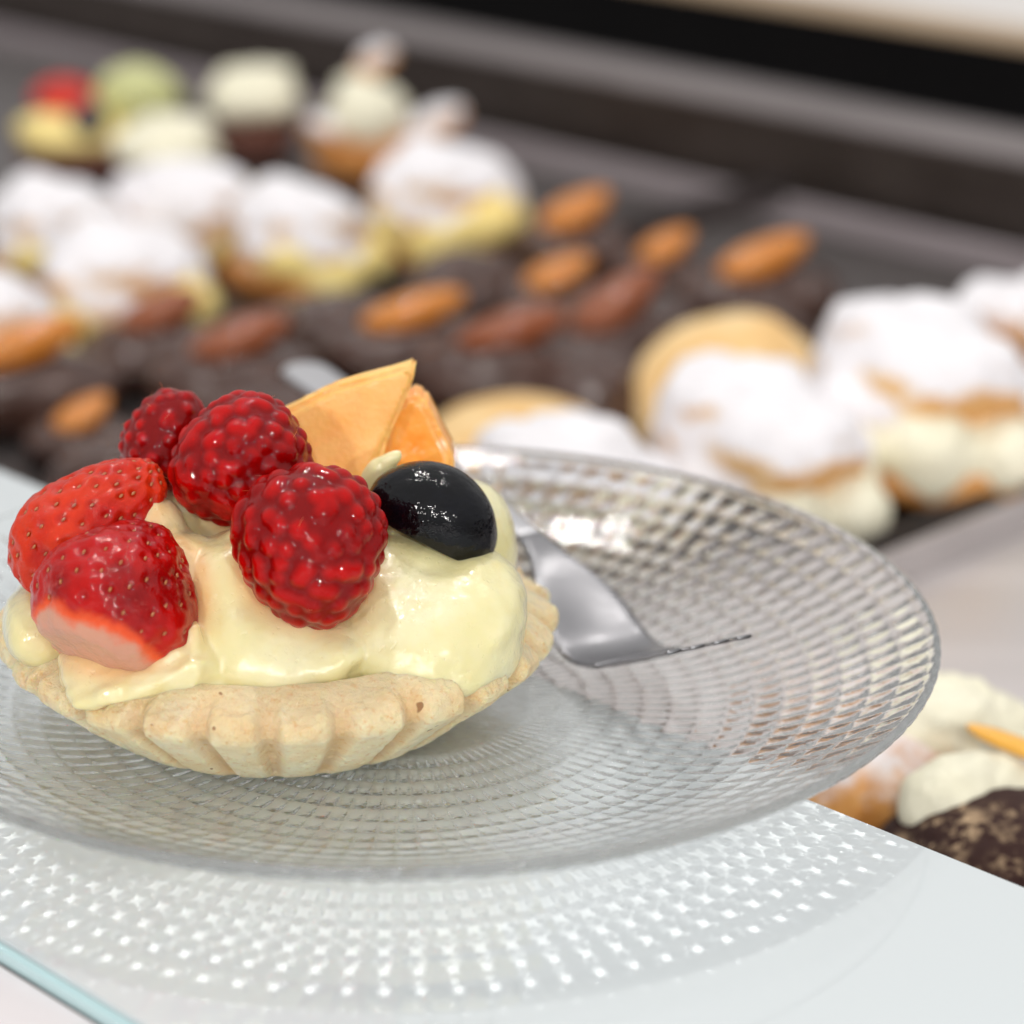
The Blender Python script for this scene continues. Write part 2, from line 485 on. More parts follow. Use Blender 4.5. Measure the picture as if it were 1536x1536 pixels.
# resample rows finer on the wall and lip
idx = np.linspace(0, len(pr) - 1, 130); pr = np.stack([np.interp(idx, np.arange(len(pr)), pr[:, k]) for k in (0, 1)], 1)
N = 1080; NF = 26
th = np.arange(N) / N * 2 * PI
R0, T0 = np.meshgrid(pr[:, 0], th, indexing='ij'); Z0 = np.broadcast_to(pr[:, 1][:, None], R0.shape).copy()
wob = 0.4 * np.sin(3 * T0 + 1) + .3 * np.sin(5 * T0 + 2.2)
ph = (T0 * NF / (2 * PI) + .12 * wob + .28) % 1.0
lob = np.abs(2 * ph - 1)                       # 0 crest, 1 groove
gro = np.clip((lob - .50) / .42, 0, 1); gro = gro * gro * (3 - 2 * gro)
rowi = np.arange(len(pr)) / (len(pr) - 1) * (len(prof) - 1)
outer = np.clip((rowi - 2) / 3, 0, 1) * np.clip((nw + 6.0 - rowi) / 4.5, 0, 1)
fl = ((0.21 + .04 * np.sin(2 * T0 + 1)) * gro - .03 * (1 - lob)) * outer[:, None] * np.clip(R0 / 3.4, .5, 1.15)
R1 = R0 - fl
lip = np.clip(1 - np.abs(rowi - (nw + 3)) / 5, 0, 1)[:, None]
PX = np.stack([R1 * np.cos(T0), R1 * np.sin(T0), Z0], -1).reshape(-1, 3)
n_lo = fbm(PX, .55, 2, 3).reshape(R0.shape); n_hi = fbm(PX, 2.2, 3, 9).reshape(R0.shape); n_l2 = fbm(PX * [1, 1, .6], 1.5, 4, 5).reshape(R0.shape); n_cr = fbm(PX, 5.5, 3, 15).reshape(R0.shape)
R1 = R1 + outer[:, None] * (.022 * n_hi + .04 * n_lo + .014 * n_cr) + lip * .06 * n_l2
Z1 = Z0 + lip * (.05 * n_l2 + .04 * n_hi + .05 * n_lo + .025 * n_cr) - lip * .07 * gro
PX = np.stack([R1 * np.cos(T0), R1 * np.sin(T0), Z1], -1).reshape(-1, 3)
i = np.arange(len(pr) - 1)[:, None]; j = np.arange(N)[None, :]
F = np.stack([i * N + j, i * N + (j + 1) % N, (i + 1) * N + (j + 1) % N, (i + 1) * N + j], -1).reshape(-1, 4)
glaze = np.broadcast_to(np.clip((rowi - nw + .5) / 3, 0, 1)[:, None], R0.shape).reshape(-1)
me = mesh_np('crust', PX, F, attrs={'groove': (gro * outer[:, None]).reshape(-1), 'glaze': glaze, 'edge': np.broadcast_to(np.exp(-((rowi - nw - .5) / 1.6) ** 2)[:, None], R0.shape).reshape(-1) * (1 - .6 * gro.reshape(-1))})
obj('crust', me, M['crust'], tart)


def rel(x, y, z): return (x - TX, y - TY, z - TZ)


groups = [
    ([blob(rel(-1.95, -.3, 2.1), (3.75, 3.5, .9), seed=1), blob(rel(-2.0, .2, 3.0), (2.5, 2.3, 1.3), seed=2, amp=.05), blob(rel(-2.6, -.1, 3.7), (1.5, 1.3, .8), seed=2, amp=.05),
      blob(rel(-4.2, -1.5, 3.2), (1.0, 1.2, 1.0), None, 11, .05), blob(rel(-3.3, -2.3, 3.3), (.9, .8, .9), None, 11, .05)], 6),
    # front dollop left of the seam, sloping down to the rim from a drawn-up ridge
    ([blob(rel(-1.95, -2.75, 2.78), (1.42, 1.55, .86), RZ(.1) @ RX(.42) @ RY(.12), 3, .09, 1.4), blob(rel(-2.45, -2.4, 3.35), (.92, 1.0, .85), RX(.5) @ RY(.3), 4, .10, 1.4),
      blob(rel(-1.2, -3.1, 2.55), (1.05, .95, .62), RX(.3), 35, .10, 1.5), blob(rel(-2.25, -2.2, 3.95), (.62, .42, .38), RY(-.35), 5, .12)], 14),
    ([blob(rel(-2.02, -2.35, 4.12), (.34, .2, .34), RY(-.7), 25, .16, 2.0)], 3),
    # right dollop: a wide slanted sheet
    ([blob(rel(.58, -2.2, 2.78), (1.60, 1.72, .88), RZ(.2) @ RX(.42), 6, .07, 1.5), blob(rel(1.2, -1.95, 3.05), (.92, 1.2, .66), RZ(.3) @ RX(.35), 16, .10, 1.6), blob(rel(.0, -2.2, 3.02), (1.0, 1.25, .72), RX(.45), 26, .10, 1.6),
      blob(rel(.6, -1.7, 3.36), (1.2, .8, .52), RX(.3) @ RY(.30), 27, .08)], 18),
    ([blob(rel(1.35, -1.55, 3.62), (.55, .22, .14), RY(.35) @ RZ(-.2), 28, .12, 2.0)], 3),
    # dollop behind the grape and its peak
    ([blob(rel(1.12, -.35, 3.1), (.95, 1.1, 1.36), None, 7, .05), blob(rel(.2, -.9, 3.5), (.9, .9, .8), None, 8, .05)], 6),
    ([blob(rel(-.22, -.7, 4.45), (.36, .28, .5), RY(.15), 9, .08), blob(rel(-.05, -.75, 4.92), (.26, .17, .14), RY(-.5), 9, .1)], 4),
    ([blob(rel(-3.9, -1.75, 3.95), (.66, .6, .72), None, 10, .08, 1.4), blob(rel(-3.5, -1.9, 3.7), (.5, .5, .5), None, 10, .1)], 6),
    ([blob(rel(-5.55, -1.9, 2.55), (.75, 1.2, .7), None, 12, .08)], 4),
    # ragged scraps squeezed out under the front strawberry
    ([blob(rel(-4.2, -3.4, 2.45), (1.0, .8, .5), None, 13, .10, 1.5), blob(rel(-3.95, -3.95, 2.40), (.98, .56, .30), RY(-.24), 14, .20, 2.0), blob(rel(-3.5, -3.5, 2.3), (1.5, .8, .5), None, 14, .08),
      blob(rel(-3.2, -3.84, 2.56), (.60, .52, .46), RY(-.5), 15, .20, 2.0), blob(rel(-3.18, -3.72, 2.84), (.52, .34, .26), RY(-.95), 16, .22, 2.2), blob(rel(-2.75, -3.6, 2.5), (.5, .5, .42), None, 19, .14, 1.8)], 2)]
Vs, Fs = [], []; n0 = 0
for gi, (parts, it) in enumerate(groups):
    V, Nn, F = remesh(parts, .05, it)
    rid = 1 - np.abs(vnoise(V, 1.0, gi + 30))
    V = V + Nn * (.05 * fbm(V, .7, 2, 4 + gi) + .015 * (rid - .75) + .006 * fbm(V, 3.2, 2, 6 + gi))[:, None]
    Vs.append(V); Fs += [tuple(int(q) + n0 for q in f) for f in F]; n0 += len(V)
V, Nn, Fs = remesh([(np.concatenate(Vs), np.array(Fs))], .042, 2)
V = V + Nn * (.010 * fbm(V, 3.0, 3, 77))[:, None]
juice = np.zeros(len(V))                       # fruit juice tints the custard where the berries rest
for c_, r_ in (((-1.2, -3.05, 4.28), 1.2), ((-2.45, -1.25, 5.02), 1.1), ((-3.72, -.1, 5.03), .8), ((-4.15, -3.2, 3.52), 1.35), ((-4.78, -1.75, 4.12), 1.2)):
    juice = np.maximum(juice, np.exp(-np.clip(np.linalg.norm(V - np.array(rel(*c_)), axis=1) - r_, 0, None) / .16))
obj('custard', mesh_np('custard', V, Fs, attrs={'juice': juice}), M['custard'], tart)


# ---------------------------------------------------------------- fruit on the tart
def fib(n, seed=0):
    k = np.arange(n) + .5; z = 1 - 2 * k / n; a = k * 2.399963 + seed
    r = np.sqrt(1 - z * z); return np.stack([r * np.cos(a), r * np.sin(a), z], 1)


def raspberry(label, c, length, rad, tip, seed, nd=168, soft=32):
    rg = np.random.default_rng(seed)
    def base(d):
        z = d[:, 2]; k = 1 - .20 * z
        return d * np.stack([rad * k, rad * k, np.full(len(z), length / 2)], 1)
    D = fib(nd, seed) + rg.normal(0, .06, (nd, 3)); D /= np.linalg.norm(D, axis=1)[:, None]
    rd = rad * .158 * rg.uniform(.84, 1.18, nd)
    B = base(D); Bl = np.linalg.norm(B, axis=1); C = B * (1 - rd * .8 / Bl)[:, None]
    V, F = ICO[6]
    s = V @ C.T; disc = rd[None] ** 2 - ((C ** 2).sum(1)[None] - s ** 2)
    tt = np.where(disc > 0, s + np.sqrt(np.maximum(disc, 0)), -9)
    b0 = np.linalg.norm(base(V), axis=1) / 1.0
    bt = b0 * .962
    allt = np.concatenate([tt, bt[:, None]], 1); m = allt.max(1)
    t_ = m + np.log(np.exp(soft * (allt - m[:, None])).sum(1)) / soft
    P = V * t_[:, None]
    cr = np.clip((t_ - bt) / (b0 * .09), 0, 1)
    Rm = rot_to(tip)
    hv, hf = [], []
    nv = 0
    for k in range(14):
        q = D[rg.integers(nd)]; p0 = base(q[None])[0] * 1.0
        nrm = q / np.linalg.norm(q); sd = np.cross(nrm, rg.normal(0, 1, 3)); sd /= np.linalg.norm(sd)
        L = rg.uniform(.07, .15); pts = [p0 + nrm * L * s_ + sd * L * 1.1 * s_ * s_ for s_ in np.linspace(0, 1, 5)]
        o1 = np.cross(nrm, sd) * .004; o2 = sd * .004
        for p_ in pts:
            for ang in range(3):
                hv.append(p_ + o1 * math.cos(ang * 2.094) + o2 * math.sin(ang * 2.094))
        for r_ in range(4):
            for ang in range(3):
                q0 = nv + r_ * 3 + ang; q1 = nv + r_ * 3 + (ang + 1) % 3
                hf += [(q0, q1, q1 + 3), (q0, q1 + 3, q0 + 3)]
        nv += 15
    Vh = np.array(hv); Fh = np.array(hf)
    VV, FF = merge([(P, F), (Vh, Fh)])
    fm = np.r_[np.zeros(len(F)), np.ones(len(Fh))]
    me = mesh_np('raspberry', VV @ Rm.T, FF, mats=[M['rasp'], M['hair']], fmat=fm, attrs={'crown': np.r_[cr, np.ones(len(Vh))]})
    o = obj('raspberry', me, loc=c)
    return tag(o, label, 'raspberry', 'raspberries on the tart')


raspberry('large dark red raspberry at the front beside the grape', (-1.2, -3.05, 4.28), 2.55, 1.17, (.12, -.45, -.88), 3)
raspberry('raspberry leaning on the orange melon wedge', (-2.45, -1.25, 5.02), 2.3, 1.05, (-.75, -.35, -.2), 5)
raspberry('small upright raspberry at the back left of the tart', (-3.72, -.1, 5.03), 1.75, .74, (.25, .1, .9), 8, nd=84)


def strawberry(label, c, length, rad, tip, mat, seed, pale_at=-.62, flat=-.8):
    V, F = ICO[6]
    def shape(d):
        z = d[:, 2]
        k = 1 - .34 * np.clip(z, -.3, 1) - .05
        zz = np.where(z < flat, flat - (flat - z) * .25, z)
        return np.stack([rad * d[:, 0] * k, rad * d[:, 1] * k, length / 2 * zz], 1)
    P = shape(V)
    P = P * (1 + .035 * fbm(V, 1.3, 2, seed))[:, None]
    S = fib(150, seed) + np.random.default_rng(seed).normal(0, .035, (150, 3)); S /= np.linalg.norm(S, axis=1)[:, None]; S = S[(S[:, 2] > pale_at + .08)]
    SP = shape(S) * (1 + .035 * fbm(S, 1.3, 2, seed))[:, None]
    d2 = ((P[:, None, :] - SP[None]) ** 2).sum(-1).min(1)
    pit = np.exp(-d2 / .075 ** 2)
    N_ = V / np.array([rad, rad, length / 2]); N_ /= np.linalg.norm(N_, axis=1)[:, None]
    P = P - N_ * (.075 * pit)[:, None] + N_ * (.035 * fbm(V, 3.6, 3, seed + 4))[:, None]
    NS = S / np.array([rad, rad, length / 2]); NS /= np.linalg.norm(NS, axis=1)[:, None]
    sv, sf = ICO[2]
    seeds = []
    for p_, n_ in zip(SP, NS):
        ax = np.array([0, 0, 1.0]) - n_ * n_[2]; ax /= np.linalg.norm(ax) + 1e-6
        Q = np.stack([np.cross(ax, n_), ax, n_], 1)
        seeds.append(((sv * [.024, .044, .02]) @ Q.T + p_ - n_ * .045, sf))
    Vs, Fs = merge(seeds)
    pale = np.clip((pale_at + .26 - V[:, 2] + .07 * fbm(V, 2.4, 3, seed + 9)) / .5, 0, 1)
    VV, FF = merge([(P, F), (Vs, Fs)])
    Rm = rot_to(tip)
    me = mesh_np('strawberry', VV @ Rm.T, FF, mats=[mat, M['seed']], fmat=np.r_[np.zeros(len(F)), np.ones(len(Fs))],
                 attrs={'pale': np.r_[pale, np.zeros(len(Vs))], 'pit': np.r_[pit, np.zeros(len(Vs))]})
    o = obj('strawberry', me, loc=c)
    return tag(o, label, 'strawberry', 'strawberries on the tart')


strawberry('red strawberry at the front with its pale cut end facing down', (-4.15, -3.2, 3.52), 2.6, 1.36, (.40, .64, .66), M['straw_red'], 2, pale_at=-.66, flat=-.82)
strawberry('orange red strawberry half lying behind the front one', (-4.78, -1.75, 4.12), 3.0, 1.0, (.74, .25, .62), M['straw_orange'], 6, pale_at=-1.1, flat=-.9)


def slab(name, pts, thick, nrm, mat, seed, bev=.07, sub=3):
    bm = bmesh.new()
    nrm = Vector(nrm).normalized()
    f0 = [bm.verts.new(Vector(p)) for p in pts]; f1 = [bm.verts.new(Vector(p) + nrm * thick) for p in pts]
    bm.faces.new(f0); bm.faces.new(f1[::-1])
    for k in range(len(pts)):
        k2 = (k + 1) % len(pts); bm.faces.new((f0[k], f1[k], f1[k2], f0[k2]))
    bmesh.ops.recalc_face_normals(bm, faces=bm.faces)
    bmesh.ops.bevel(bm, geom=list(bm.edges), offset=bev, segments=2, affect='EDGES')
    bmesh.ops.triangulate(bm, faces=bm.faces)
    for _ in range(sub + 1):
        bmesh.ops.subdivide_edges(bm, edges=[e for e in bm.edges if e.calc_length() > .16], cuts=1)
        bmesh.ops.triangulate(bm, faces=bm.faces)
    bmesh.ops.recalc_face_normals(bm, faces=bm.faces)
    bm.normal_update()
    P = np.array([v.co[:] for v in bm.verts]); n = fbm(P, 1.2, 2, seed) * .02
    for v, k in zip(bm.verts, n): v.co += v.normal * float(k)
    me = bpy.data.meshes.new(name); bm.to_mesh(me); bm.free()
    me.polygons.foreach_set('use_smooth', np.ones(len(me.polygons), bool))
    me.materials.append(mat)
    return me


def centred(name, me, label, cat, group=None):
    n = len(me.vertices); co_ = np.empty(n * 3, np.float32); me.vertices.foreach_get('co', co_); co_ = co_.reshape(-1, 3)
    c = co_.mean(0); c[2] = co_[:, 2].min()
    me.vertices.foreach_set('co', (co_ - c).astype(np.float32).ravel()); me.update()
    o = obj(name, me, loc=tuple(map(float, c))); return tag(o, label, cat, group)


centred('melon_wedge', slab('m', [(-2.1, .35, 5.22), (-1.1, .40, 5.72), (.33, .55, 6.13), (.27, .50, 5.75), (-.12, .30, 4.9), (-.45, .1, 4.0), (-2.1, .0, 3.9)], .3, (.1, 1, .3), M['melon'], 3),
        'large pointed orange melon wedge at the back of the tart', 'melon wedge', 'melon pieces on the tart')
centred('melon_wedge', slab('m', [(-.2, 1.0, 5.0), (.18, .95, 5.42), (.44, .9, 5.36), (.62, .85, 4.98), (.92, .75, 4.4), (.92, .6, 3.7), (-.3, .7, 3.7)], .5, (.1, 1, .3), M['melon_wet'], 5),
        'smaller wet melon piece behind the dark grape', 'melon wedge', 'melon pieces on the tart')

# half grape
V, F = ICO[6]
P = V.copy()
zc = np.where(P[:, 2] < -.25, -.25 + (P[:, 2] + .25) * .22, P[:, 2])
bend = .16 * (P[:, 0] ** 2)
P = np.stack([P[:, 0] * 1.12, P[:, 1] * .80, zc * .80 - bend], 1)
P *= (1 + .012 * fbm(V, 2.0, 2, 3))[:, None]
Rg = RY(.46) @ RX(.12) @ RZ(-.1)
g = obj('grape', mesh_np('grape', P @ Rg.T, F), M['grape'], loc=(.68, -1.40, 4.22))
tag(g, 'glossy blue black half grape set in the custard', 'grape')

# ---------------------------------------------------------------- fork
fork = thing('fork', 'polished steel dessert fork leaning across the plate behind the tart', 'fork', (3.62, 1.15, .5))
ax = np.array([.453, -.892]); px = np.array([.892, .453])


def strip(stations, n=10):
    """stations: (s, z, half width, lateral offset, thickness, cross camber)"""
    V, F = [], []
    for (s_, z_, hw, lo, tk, cam_) in stations:
        top, bot = [], []
        for k in range(n + 1):
            q = -1 + 2 * k / n; qq = math.copysign(abs(q) ** .8, q)
            w_ = lo + hw * qq; zz = z_ + cam_ * qq * qq
            e = tk / 2 * math.sqrt(max(0.0, 1 - abs(qq) ** 5)) 
            top.append((ax[0] * s_ + px[0] * w_, ax[1] * s_ + px[1] * w_, zz + e)); bot.append((ax[0] * s_ + px[0] * w_, ax[1] * s_ + px[1] * w_, zz - e))
        V += top + bot[::-1]
    m = 2 * (n + 1)
    for a in range(len(stations) - 1):
        for k in range(m):
            k2 = (k + 1) % m
            F.append((a * m + k, a * m + k2, (a + 1) * m + k2, (a + 1) * m + k))
    F.append(tuple(range(m))[::-1]); F.append(tuple((len(stations) - 1) * m + k for k in range(m)))
    return mesh_np('strip', V, F)


def ip(s_, xs, ys): return float(np.interp(s_, xs, ys))
def smooth_ip(s_, xs, ys):      # catmull-rom like smoothing of the side profile
    return sum(ip(s_ + o_, xs, ys) * w_ for o_, w_ in ((-.5, .12), (-.25, .22), (0, .32), (.25, .22), (.5, .12)))
zs = [-14, -9, -5, -3.2, -2.2, -1.2, -.4, 0, .4, .8, 4.0]; zv = [1.55, 1.50, 1.42, 1.34, 1.18, .72, .22, .13, .20, .36, 1.96]
ws = [-14, -13.2, -10, -6, -3.4, -2.7, -2.2, -1.5, -.8, 0, .8, 1.2]; wv = [.50, .56, .46, .32, .25, .27, .40, .70, .86, .90, .88, .86]
ss = np.linspace(-13.6, -3.0, 50)
st = [(s_, smooth_ip(s_, zs, zv), ip(s_, ws, wv), 0, .2, 0) for s_ in ss]
st = [(-13.98, st[0][1], .05, 0, .08, 0), (-13.93, st[0][1], .24, 0, .15, 0), (-13.8, st[0][1], .40, 0, .19, 0)] + st
obj('handle', strip(st), M['steel_lit'], fork)
ss = np.linspace(-3.02, 1.0, 40)
obj('head', strip([(s_, smooth_ip(s_, zs, zv), smooth_ip(s_, ws, wv), 0, ip(s_, [-3, -1.5], [.2, .13]), ip(s_, [-2.2, -.8, .6, 1], [0, .10, .06, .03])) for s_ in ss], 16), M['steel'], fork)
for k in range(4):
    ts = np.linspace(.85, 3.3, 22)
    lo0 = (-.66 + .44 * k)
    obj('tine', strip([(s_, smooth_ip(s_, zs, zv), .145, lo0, .075, 0) for s_ in ts], 6), M['steel'], fork)

# ---------------------------------------------------------------- display case
ZT = -5.0
fl = obj('case_floor', box(-140, 80, 2.7, 49.0, -7, ZT - .35), M['wall']); fl['kind'] = 'structure'


def tray(u0, u1, v0, v1, mat, label, lip=.9):
    t_ = thing('tray', label, 'tray', W((u0 + u1) / 2, (v0 + v1) / 2, ZT - .34))
    inv = Matrix.Translation(-t_.location)
    o = obj('tray_floor', box(u0 + .25, u1 - .25, v0 + .25, v1 - .25, ZT - .34, ZT), mat); o.parent = t_; o.matrix_parent_inverse = inv
    for (a0, a1, b0, b1) in ((u0, u0 + .245, v0, v1), (u1 - .245, u1, v0, v1), (u0 + .25, u1 - .25, v0, v0 + .245)):
        o = obj('rim', box(a0, a1, b0, b1, ZT - .34, ZT + lip, .08), mat); o.parent = t_; o.matrix_parent_inverse = inv
    # paler coved strip added to draw the light streak along the tray back
    n = 8; bm = bmesh.new(); rows_ = []
    for k in range(n + 1):
        a_ = k / n * PI / 2
        rows_.append([bm.verts.new(W(u, v1 - .5 - 2.2 + 2.2 * math.sin(a_), ZT + .02 + .35 - .35 * math.cos(a_))) for u in (u0 + .6, u1 - .6)])
    for k in range(n):
        bm.faces.new((rows_[k][0], rows_[k][1], rows_[k + 1][1], rows_[k + 1][0]))
    me = bpy.data.meshes.new('streak_cove'); bm.to_mesh(me); bm.free(); me.polygons.foreach_set('use_smooth', np.ones(len(me.polygons), bool))
    o = obj('streak_strip', me, M['streak']); o.parent = t_; o.matrix_parent_inverse = inv
    return t_


tray(-110, -32.1, 4, 48.6, M['tray'], 'dark steel tray under the powdered cream puffs')
tray(-31.9, -6.1, 4, 48.6, M['tray'], 'dark steel tray under the almond chocolates and biscuits')
tray(-5.5, 50, 4, 48.6, M['tray_light'], 'pale steel tray at the right under the cocoa dusted pastry')

case = thing('display_case', 'dark steel back of the display case with black panel above its rail', 'display case', W(-40, 52, -7))
inv = Matrix.Translation(-case.location)
for nm, bxm, mt in (('back_wall', box(-140, 80, 49.05, 49.6, -7, -1.95), 'wall'), ('rail', box(-140, 80, 48.9, 52.3, -1.94, -1.6, .1), 'rail'),
                    ('black_panel', box(-140, 80, 52.35, 53, -6, 1.2), 'black'), ('beige_trim', box(-140, 80, 52.3, 54.6, 1.205, 1.6, .1), 'beige'),
                    ('white_top', box(-140, 80, 54.65, 120, 1.1, 1.55), 'white')):
    o = obj(nm, bxm, M[mt]); o.parent = case; o.matrix_parent_inverse = inv


# ---------------------------------------------------------------- pastries in the case
def lump(parts, vox=.13, it=4, amp=.05, f=1.2, seed=0):
    V, N_, F = remesh(parts, vox, it)
    V = V + N_ * (amp * fbm(V, f, 3, seed))[:, None]
    return mesh_np('lump', V, F)


def puff(label, cream, cap, seed):
    r = thing('cream_puff', label, 'cream puff', (0, 0, 0), 0, 'cream puffs in the display case')
    obj('base', lump([blob((0, 0, .65), (2.0, 1.9, .72), None, seed, .10, 1.6), blob((.9, .5, .6), (1.1, 1.1, .6), None, seed + 1, .1), blob((-.9, -.8, .65), (1.2, 1.0, .65), None, seed + 2, .1)], seed=seed), M['base'], r)
    rg = random.Random(seed)
    cr = [blob((.1, 0, 1.3), (1.6, 1.6, .65), None, seed)]
    for k in range(5):
        a_ = -1.7 + k * .7 + rg.uniform(-.25, .25)
        cr.append(blob((1.42 * math.cos(a_) + .1, 1.42 * math.sin(a_), 1.35 + rg.uniform(-.2, .25)), (rg.uniform(.75, 1.0), rg.uniform(.75, 1.0), rg.uniform(.6, .9)), None, seed + k, .10))
    obj('cream', lump(cr, seed=seed + 3, amp=.10), cream, r)
    obj('cap', lump([blob((-.2, .1, 2.0), (2.1, 2.05, 1.2), RY(.18), seed + 4, .14, 1.7), blob((.3, -.4, 2.5), (1.25, 1.2, .8), None, seed + 5, .14), blob((-1.0, .3, 1.9), (1.3, 1.4, 1.1), None, seed + 6, .14),
                     blob((-.9, -1.3, 1.3), (.9, .8, .75), None, seed + 7, .14)], seed=seed + 5, amp=.14), cap, r)
    return r


def place(o, u, v, z=ZT + .005, rot=(0, 0, 0), s=1.0):
    o.location = W(u, v, z); o.rotation_euler = rot; o.scale = (s, s, s)
    return o


P1 = place(puff('powdered cream puff right of the white row, nearest the almond chocolates', M['yellow'], M['cap_sugar'], 11), -34.6, 34.0, rot=(.08, .05, -.9), s=1.2)
for lab, u, v, s, rot in [
    ('tilted powdered cream puff with yellow custard on its right side', -34.6, 27.1, 1.14, (-.1, .2, -.1)),
    ('powdered cream puff standing behind the middle of the row', -40.4, 27.6, 1.12, (.2, -.1, .6)),
    ('powdered cream puff at the left with custard showing below', -40.6, 22.0, 1.14, (-.05, .15, -.2)),
    ('powdered cream puff in front of the left row with custard both sides', -34.0, 19.9, 1.18, (.1, .1, -.6)),
    ('powdered cream puff cut off by the left edge', -33.6, 14.0, 1.1, (.0, .2, -.2))]:
    dup(P1, lab, W(u, v, ZT + .005), rot, s)

P2 = place(puff('large powdered puff with thick ivory cream at the right', M['ivory'], M['cap_sugar'], 31), -9.1, 26.8, rot=(-.05, .08, -.6), s=1.52)
dup(P2, 'sugared puff with ivory cream just behind the plate rim', W(-9.9, 21.3, ZT - .15), (.1, .12, -.35), 1.38)
dup(P2, 'added sugared puff lightening the back wall of the glass plate', W(-10.2, 15.0, ZT + .005), (.05, .0, -.9), 1.3)  # extra puff added so the glass wall looks paler
P3 = place(puff('lightly sugared puff at the right edge of the photo', M['ivory'], M['cap_sugar2'], 47), -11.2, 34.6, rot=(0, .1, 1.2), s=1.2)

# pale biscuits
def biscuit(label, u, v, s, seed, tilt):
    V, F = ICO[5]
    P = V * [2.55, 2.5, 1.25]; P[:, 2] = np.where(P[:, 2] < 0, P[:, 2] * .4, P[:, 2])
    P = P * (1 + .03 * fbm(V, 1.5, 3, seed))[:, None]; P[:, 2] -= P[:, 2].min()
    o = obj('biscuit', mesh_np('biscuit', P, F), M['shell'], loc=W(u, v, ZT + .005)); o.rotation_euler = tilt; o.scale = (s, s, s)
    return tag(o, label, 'biscuit', 'pale biscuits in the display case')


biscuit('flat pale golden biscuit just behind the melon and plate rim', -17.6, 20.4, 1.02, 3, (.1, 0, 0))
biscuit('added pale biscuit behind the tart, lightening the view through the plate', -16.4, 13.4, 1.1, 8, (.0, .1, 0))  # added to brighten what the plate glass shows
biscuit('taller pale golden biscuit beside the large powdered puff', -16.2, 27.6, 1.1, 5, (.6, -.35, 0)).location = W(-16.0, 27.2, ZT + .55)
V, F = ICO[5]
P = V * [2.6, 2.1, .8]; P = P * (1 + .05 * fbm(V, 1.5, 3, 9))[:, None]; P[:, 2] -= P[:, 2].min()
o = obj('sugared_biscuit', mesh_np('sb', P, F), M['cap_sugar'], loc=W(-13.8, 18.6, ZT + .005))
tag(o, 'sugar coated biscuit low behind the back rim of the plate', 'biscuit')

# almond chocolates
def almond_choc(label, seed, glaze):
    r = thing('almond_chocolate', label, 'chocolate', (0, 0, 0), 0, 'chocolates topped with amber almonds')
    obj('chocolate', lump([blob((0, 0, .75), (2.55, 1.9, 1.0), None, seed, .12, 1.4), blob((.7, .5, .85), (1.5, 1.3, .85), None, seed + 1, .12), blob((-1.0, -.5, .8), (1.3, 1.2, .8), None, seed + 2, .12)], seed=seed, amp=.10), M['choc'], r)
    V, F = ICO[4]
    P = V * [1.5, .74, .5]; P[:, 0] += 0; k = 1 - .25 * V[:, 0]; P[:, 1] *= k
    P = P * (1 + .05 * fbm(V, 1.2, 2, seed))[:, None] @ RY(-.26).T + [.1, -.1, 1.98]
    obj('almond', mesh_np('almond', P, F), glaze, r)
    return r


A1 = place(almond_choc('chocolate with amber almond at the right end of its row, nearest the bare tray', 3, M['amber']), -22.1, 35.6, rot=(0, 0, .45), s=1.1)
A2 = place(almond_choc('chocolate with dark burnt almond above the pale biscuit', 9, M['burnt']), -22.3, 29.2, rot=(.15, -.2, .62), s=1.1)
for src, lab, u, v, rz, s in [
    (A1, 'chocolate with bright amber almond just above the melon tip', -25.8, 24.0, .2, 1.0),
    (A1, 'chocolate with plump amber almond in the middle of the cluster', -26.6, 31.0, .5, .92),
    (A1, 'chocolate with long amber almond touching the powdered puff', -30.3, 35.6, .45, 1.0),
    (A1, 'chocolate with small amber almond at the back of the cluster', -26.2, 35.6, .55, .8),
    (A2, 'chocolate with dull brown almond right of the melon tip', -21.9, 24.2, .1, 1.05),
    (A2, 'dark chocolate with faint brown almond behind the fork handle', -27.0, 18.4, .35, 1.1),
    (A1, 'chocolate with a small pale almond behind the raspberries', -26.6, 12.6, .9, .72),
    (A2, 'chocolate with wide caramel almond under the left powdered puffs', -30.9, 18.6, .35, 1.0),
    (A1, 'chocolate with caramel almond at the far left under the puffs', -30.3, 13.2, .4, 1.1)]:
    q = 1 + .14 * math.sin(u * 3.1 + v)
    dup(src, lab, W(u, v, ZT + .005), (0, 0, rz), (s * q, s / q, s * (1 + .12 * math.cos(v * 2.3))))

pc = obj('dark_chocolate', lump([blob((0, 0, .8), (2.4, 1.9, 1.05), None, 21, .14, 1.4), blob((.8, .4, .9), (1.4, 1.3, .9), None, 22, .14)], seed=21, amp=.12), M['choc'])
tag(pc, 'plain dark chocolate lump between the puff row and the melon tip', 'chocolate', 'plain dark chocolates without almonds')
pc.location = W(-28.9, 23.6, ZT + .005)
for lab, u, v, rz in (('plain dark chocolate lump below the right hand powdered puff', -29.6, 30.2, 1.0), ('plain dark chocolate lump right of the burnt almond piece', -18.6, 31.6, .4),
                      ('plain dark chocolate lump left of the large pale biscuit', -19.4, 25.2, 1.8), ('plain dark chocolate lump just left of the fork handle', -23.4, 16.2, 2.4),
                      ('plain dark chocolate lump behind the small raspberry', -22.6, 11.6, .7)):
    d_ = pc.copy(); COL.objects.link(d_); d_.location = W(u, v, ZT + .005); d_.rotation_euler = (0, 0, rz); d_['label'] = lab

